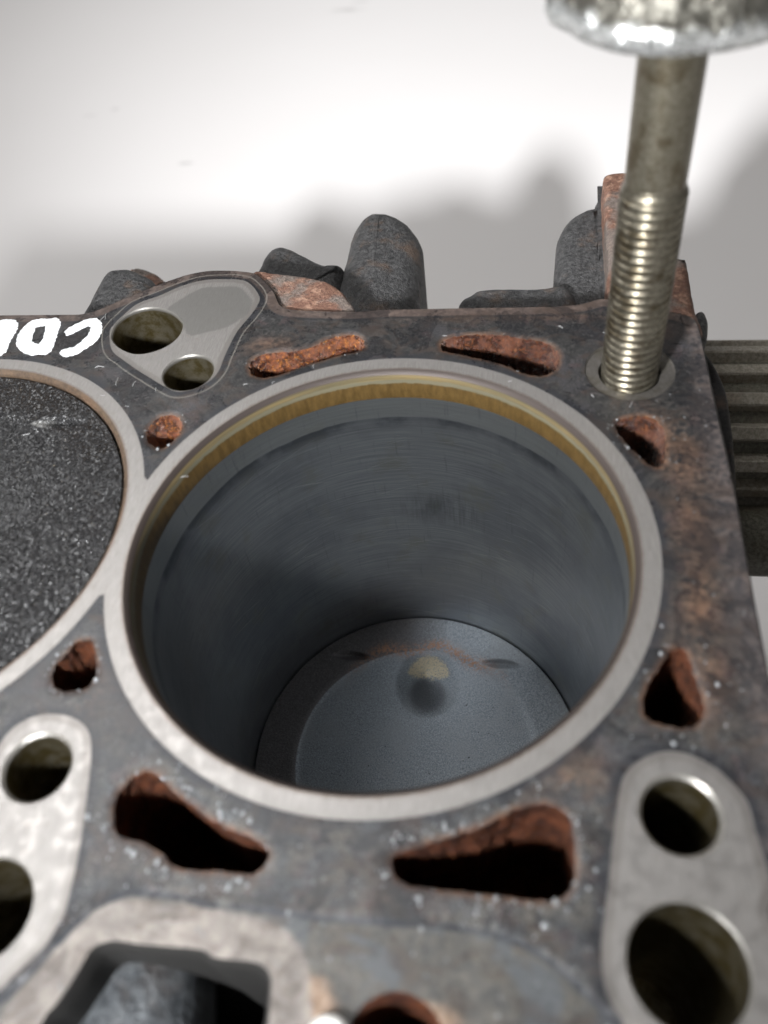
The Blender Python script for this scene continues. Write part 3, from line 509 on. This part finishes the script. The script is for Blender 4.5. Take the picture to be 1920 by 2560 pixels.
letter(D['cC']); letter(D['cD'], D['cDi']); letter(D['cG']+[(-93.5, 46.5), (-95, 51), (-93.5, 55.5)], [(-91.2, 49.6), (-89.9, 50.4), (-89.6, 52.2), (-91.6, 52.4)])

# ------------------------------------------------------------------ pistons
def piston(cx, z0, R, mat, label, glob):
    e = empty('piston', (cx, 0, z0-50), label, 'piston', 'pistons in the bores')
    rs = np.r_[np.linspace(.4, 8, 14), np.linspace(8.6, R-.3, 110), R-.12, R]; n = 400; L = []
    t_ = np.linspace(0, 2*np.pi, n, endpoint=False)
    for r in rs: L.append(np.c_[cx+r*np.cos(t_), r*np.sin(t_), np.full(n, z0)])
    L.append(np.c_[cx+R*np.cos(t_), R*np.sin(t_), np.full(n, z0-.35)]); L.append(np.c_[cx+R*np.cos(t_), R*np.sin(t_), np.full(n, z0-9)])
    V, F = loft(L); c = len(V); V = np.vstack([V, [cx, 0, z0]]); F = [f[::-1] for f in F]+[(i, (i+1) % n, c) for i in range(n)]
    x = V[:, 0]-cx; y = V[:, 1]; r = np.hypot(x, y); top = V[:, 2] > z0-.1
    dz = np.zeros(len(V)); dz += -.5/(1+np.exp(np.clip((r-29.4)/.45, -40, 40)))
    u = (x-1.3)/8.2; v = (y-20.8)/9.6; q = np.sqrt(u*u+v*v+.012); dz += 4.4*np.clip(1.05-q, 0, 1)**1.35*(.4 if glob else 1)
    for sx in (-1, 1):
        d1 = np.hypot(x-sx*19.8, y-16.5)-11.6; d2 = np.hypot(x-sx*19.8, y-38.6)-13.2; dz -= 1.7*np.clip(-d1/.25, 0, 1)*np.clip(-d2/2.2, 0, 1)
    V[:, 2] += np.where(top, dz, 0)
    
    ntc = np.zeros(len(V))
    for sx in (-1, 1): ntc = np.maximum(ntc, np.clip(-np.maximum(np.hypot(x-sx*19.8, y-16.5)-11.6, np.hypot(x-sx*19.8, y-36.6)-11.9)/.5, 0, 1)*np.clip((18.5-x)/6, 0, 1))
    rim = np.where((r > 29.4) & (x < 5), np.clip((r-29.2)/.3, 0, 1), 0)*np.clip((8-x)/14, 0, 1)  # left side of the outer ring darkened, partly for the bore's shade
    dep = np.exp(-((r-30.5-1.0*np.sin(x*.4))/1.7)**2)*np.clip((22-np.abs(x-1))/10, 0, 1)*(y > 0)*(0 if glob else 1)
    yel = np.clip((.80-np.hypot((x-1.3)/8.2, (y-21.8)/9.0))/.22, 0, 1)/(1+np.exp(np.clip(-(y-19.6-.08*(x-1.3)**2)/.35, -40, 40)))*(0 if glob else 1); shd = np.exp(-(np.hypot((x-1.5)/4.7, (y-16.6)/4.6))**8)*(0 if glob else 1)  # bump shading in colour: tan on lit top, dark disc on near side
    o = mesh_obj('crown', V, F, mat, e, True, dict(rim=rim, deposit=dep, yellow=yel, bump_shade=shd, notch=ntc))
    mesh_obj('skirt', *lathe(cx, 0, [(R-.15, z0-9), (R-.15, z0-50)], 96), m_shank, e)
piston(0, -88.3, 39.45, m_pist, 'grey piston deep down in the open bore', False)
piston(-PIT, -1.0, 39.25, m_pist2, 'black sooty piston at the top of its bore beside the painted letters', True)

# ------------------------------------------------------------------ head bolt standing in its hole
bolt = empty('head_bolt', (41.62, 40.0, -8), 'long threaded steel head bolt standing upright in the rear corner hole', 'bolt')
ax0 = np.array([41.6, 39.9, 0.]); axd = np.array([-.026, .0, 1.]); axd /= np.linalg.norm(axd)
ux = np.cross((0, 1, 0), axd); ux /= np.linalg.norm(ux); uy = np.cross(axd, ux)
def axial(rows, n):                                         # rows: list of (z, radius array or scalar)
    t_ = np.linspace(0, 2*np.pi, n, endpoint=False); L = []
    for z, r in rows:
        r = r(t_) if callable(r) else np.full(n, r); L.append(ax0+axd*z+(r*np.cos(t_))[:, None]*ux+(r*np.sin(t_))[:, None]*uy)
    return loft(L, True, True)
pitch = 1.5; rows = []
def thr(z):
    def f(t_):
        ph = (z/pitch-t_/(2*np.pi)) % 1.0; tri = np.clip(2.5*(1-np.abs(2*ph-1)), .0, 1.0); fade = np.clip((36.8-z)/1.6, 0, 1); tri = tri*tri*(3-2*tri)
        return 4.38+.60*tri*fade-(1-fade)*.0
    return f
for z in np.arange(-8, 37.4, pitch/10): rows.append((z, thr(z)))
V, F = axial(rows, 84); mesh_obj('thread', V, [f[::-1] for f in F] if False else F, m_bolt, bolt)
V, F = axial([(37.3, 4.42), (38.2, 4.45), (45, 4.45), (52, 4.46), (64, 4.46)], 64); mesh_obj('shank', V, F, m_shank, bolt, True, None, 40)
def hr(r, k):
    def f(t_): return r+k*(.5*np.sin(6*t_+.7)+.35*np.sin(11*t_+2)+.3*np.sin(17*t_))
    return f
V, F = axial([(60.6, 4.3), (60.4, 9), (60.3, hr(13, .2)), (60.5, hr(15.0, .3)), (61.2, hr(16.0, .45)), (62.4, hr(16.5, .45)), (63.6, hr(16.3, .4)), (64.4, hr(15.6, .35)), (65.2, hr(15.0, .3)), (69, hr(14.8, .25)), (73, hr(14.4, .2)), (74, 12), (74, 5)], 120)
mesh_obj('flange_head', V, F, m_chrome, bolt)

# ------------------------------------------------------------------ grooved drum and rod lying behind the block
drum = empty('toothed_pulley', (100, 85, -83), 'dark metal toothed pulley beyond the right edge of the block', 'pulley')
Rd = 22.6; cy, cz = 85.0, -60.0
def xcyl(x0, x1, cy, cz, prof_r, n=96):
    t_ = np.linspace(0, 2*np.pi, n, endpoint=False); L = []
    for x, r in ((x0, prof_r*.3), (x0, prof_r-.6), (x0+.6, prof_r), (x1-.6, prof_r), (x1, prof_r-.6), (x1, prof_r*.3)):
        L.append(np.c_[np.full(n, x), cy+r*np.cos(t_), cz+r*np.sin(t_)])
    return loft(L, True, True)
mesh_obj('pulley_body', *xcyl(60, 150, cy, cz, Rd-2.6), m_drum, drum, True, None, 40)
mesh_obj('pulley_shaft', *xcyl(54, 74, cy, cz, 8), m_body, drum, True, None, 40)
me_rib = None
for k in range(17):
    a = 2*math.pi*k/17+.10
    if me_rib is None:
        w0, w1 = 2.3, 1.7; x0, x1 = -39, 49
        V = [(x, s*ww, z) for x in (x0, x1) for (s, ww, z) in ((-1, w0, Rd-3), (1, w0, Rd-3), (1, w1, Rd-.4), (1, w1-.4, Rd), (-1, w1-.4, Rd), (-1, w1, Rd-.4))]
        F = [(i, (i+1) % 6, 6+(i+1) % 6, 6+i) for i in range(6)]+[tuple(range(5, -1, -1)), tuple(range(6, 12))]
        me_rib = bpy.data.meshes.new('tooth'); me_rib.from_pydata([(x*MM, y*MM, z*MM) for x, y, z in V], [], F); me_rib.materials.append(m_rib)
        bmr = bmesh.new(); bmr.from_mesh(me_rib); bmesh.ops.recalc_face_normals(bmr, faces=bmr.faces); bmr.to_mesh(me_rib); bmr.free()
    o = bpy.data.objects.new('tooth', me_rib); COL.objects.link(o); o.parent = drum; o.location = (0, 0, (cz+83)*MM); o.rotation_euler = (a, 0, 0)
mesh_obj('side_pipe', *xcyl(50, 150, 56, -71, 9.0, 64), m_drum, block, True, None, 40)

# ------------------------------------------------------------------ droplets and lint on the deck
def drops():
    base = bmesh.new(); bmesh.ops.create_icosphere(base, subdivisions=2, radius=1); bv = np.array([v.co[:] for v in base.verts]); bf = [[v.index for v in f.verts] for f in base.faces]; base.free()
    C = []
    def add(k, n, spread, inside=False):
        P = slots[k]; nn = normals(P)
        for _ in range(n):
            i = rng.integers(len(P)); d = abs(rng.normal(0, spread))+.15; q = P[i]+nn[i]*d; C.append((q, float(np.clip(.06+rng.exponential(.07), .06, .38))))
    for k, n, s in (('S7', 120, 1.6), ('S6', 120, 1.6), ('S5', 34, .6), ('S8', 50, 1.8), ('S3', 14, 1.2), ('S4', 8, .5), ('S1', 6, .5), ('S2', 4, .6)): add(k, n, s)
    for _ in range(150): C.append((np.array([rng.uniform(-36, 36), rng.uniform(-66, -43)]), float(np.clip(.07+rng.exponential(.09), .07, .5))))
    for _ in range(36): C.append((np.array([rng.uniform(40, 54), rng.uniform(-30, 40)]), rng.uniform(.06, .16)))
    Q = np.array([c[0] for c in C]); ok = sdf(Q, outer) < -.5
    for h in holes: ok &= sdf(Q, h) > .12
    ok &= np.minimum.reduce([np.hypot(Q[:, 0], Q[:, 1])-RL, sdf(Q, land3), sdf(Q, land2)]) > (.2)
    fz = -.2*(sdf(Q, front_poly) < -.3); VV = []; FF = []
    for (q, r), o, z in zip(C, ok, fz):
        if not o: continue
        b = len(VV)*len(bv); VV.append(bv*np.array([r, r*rng.uniform(.8, 1.5), r*.55])+np.array([q[0], q[1], z+.04])); FF += [[i+b for i in f] for f in bf]
    o = mesh_obj('water_droplets', np.vstack(VV), FF, m_water); o['kind'] = 'stuff'; o['label'] = 'tiny water droplets on the deck round the coolant ports'; o['category'] = 'droplets'
drops()
def lint():
    VV = []; FF = []; n = 0
    spots = [(-56, 38, 2.4), (-60, 41, 2.0), (-52, 37, 1.6), (-66, 55.5, 1.8), (-65, 56, 2.2), (-70, 22, 1.6), (-47, 34, 1.2), (41, 30.6, 1.6), (-36, 12.5, 1.4), (-58, 33, 1.0), (30, 52, 1.0), (8, 50, .9), (-30, 36, .9), (-24, 37, .8), (35, 33, .8), (-17, 40.8, .9), (20, 37, .7), (-43, 24, .8), (-52, 30, .9), (38, 50, .8)]
    for x, y, l in spots:
        a = rng.uniform(0, 6.28); c = rng.uniform(-1.2, 1.2); P = [(x, y, .12)]
        for k in range(9):
            a += c/9+rng.normal(0, .12); x += l/9*math.cos(a); y += l/9*math.sin(a); P.append((x, y, .12+.1*math.sin(k*.35)))
        V, F = tube(P, .035, 5); VV.append(V); FF += [[i+n for i in f] for f in F]; n += len(V)
    o = mesh_obj('lint_fibres', np.vstack(VV), FF, m_lint); o['kind'] = 'stuff'; o['label'] = 'fine pale lint fibres lying on the deck'; o['category'] = 'lint'
lint()
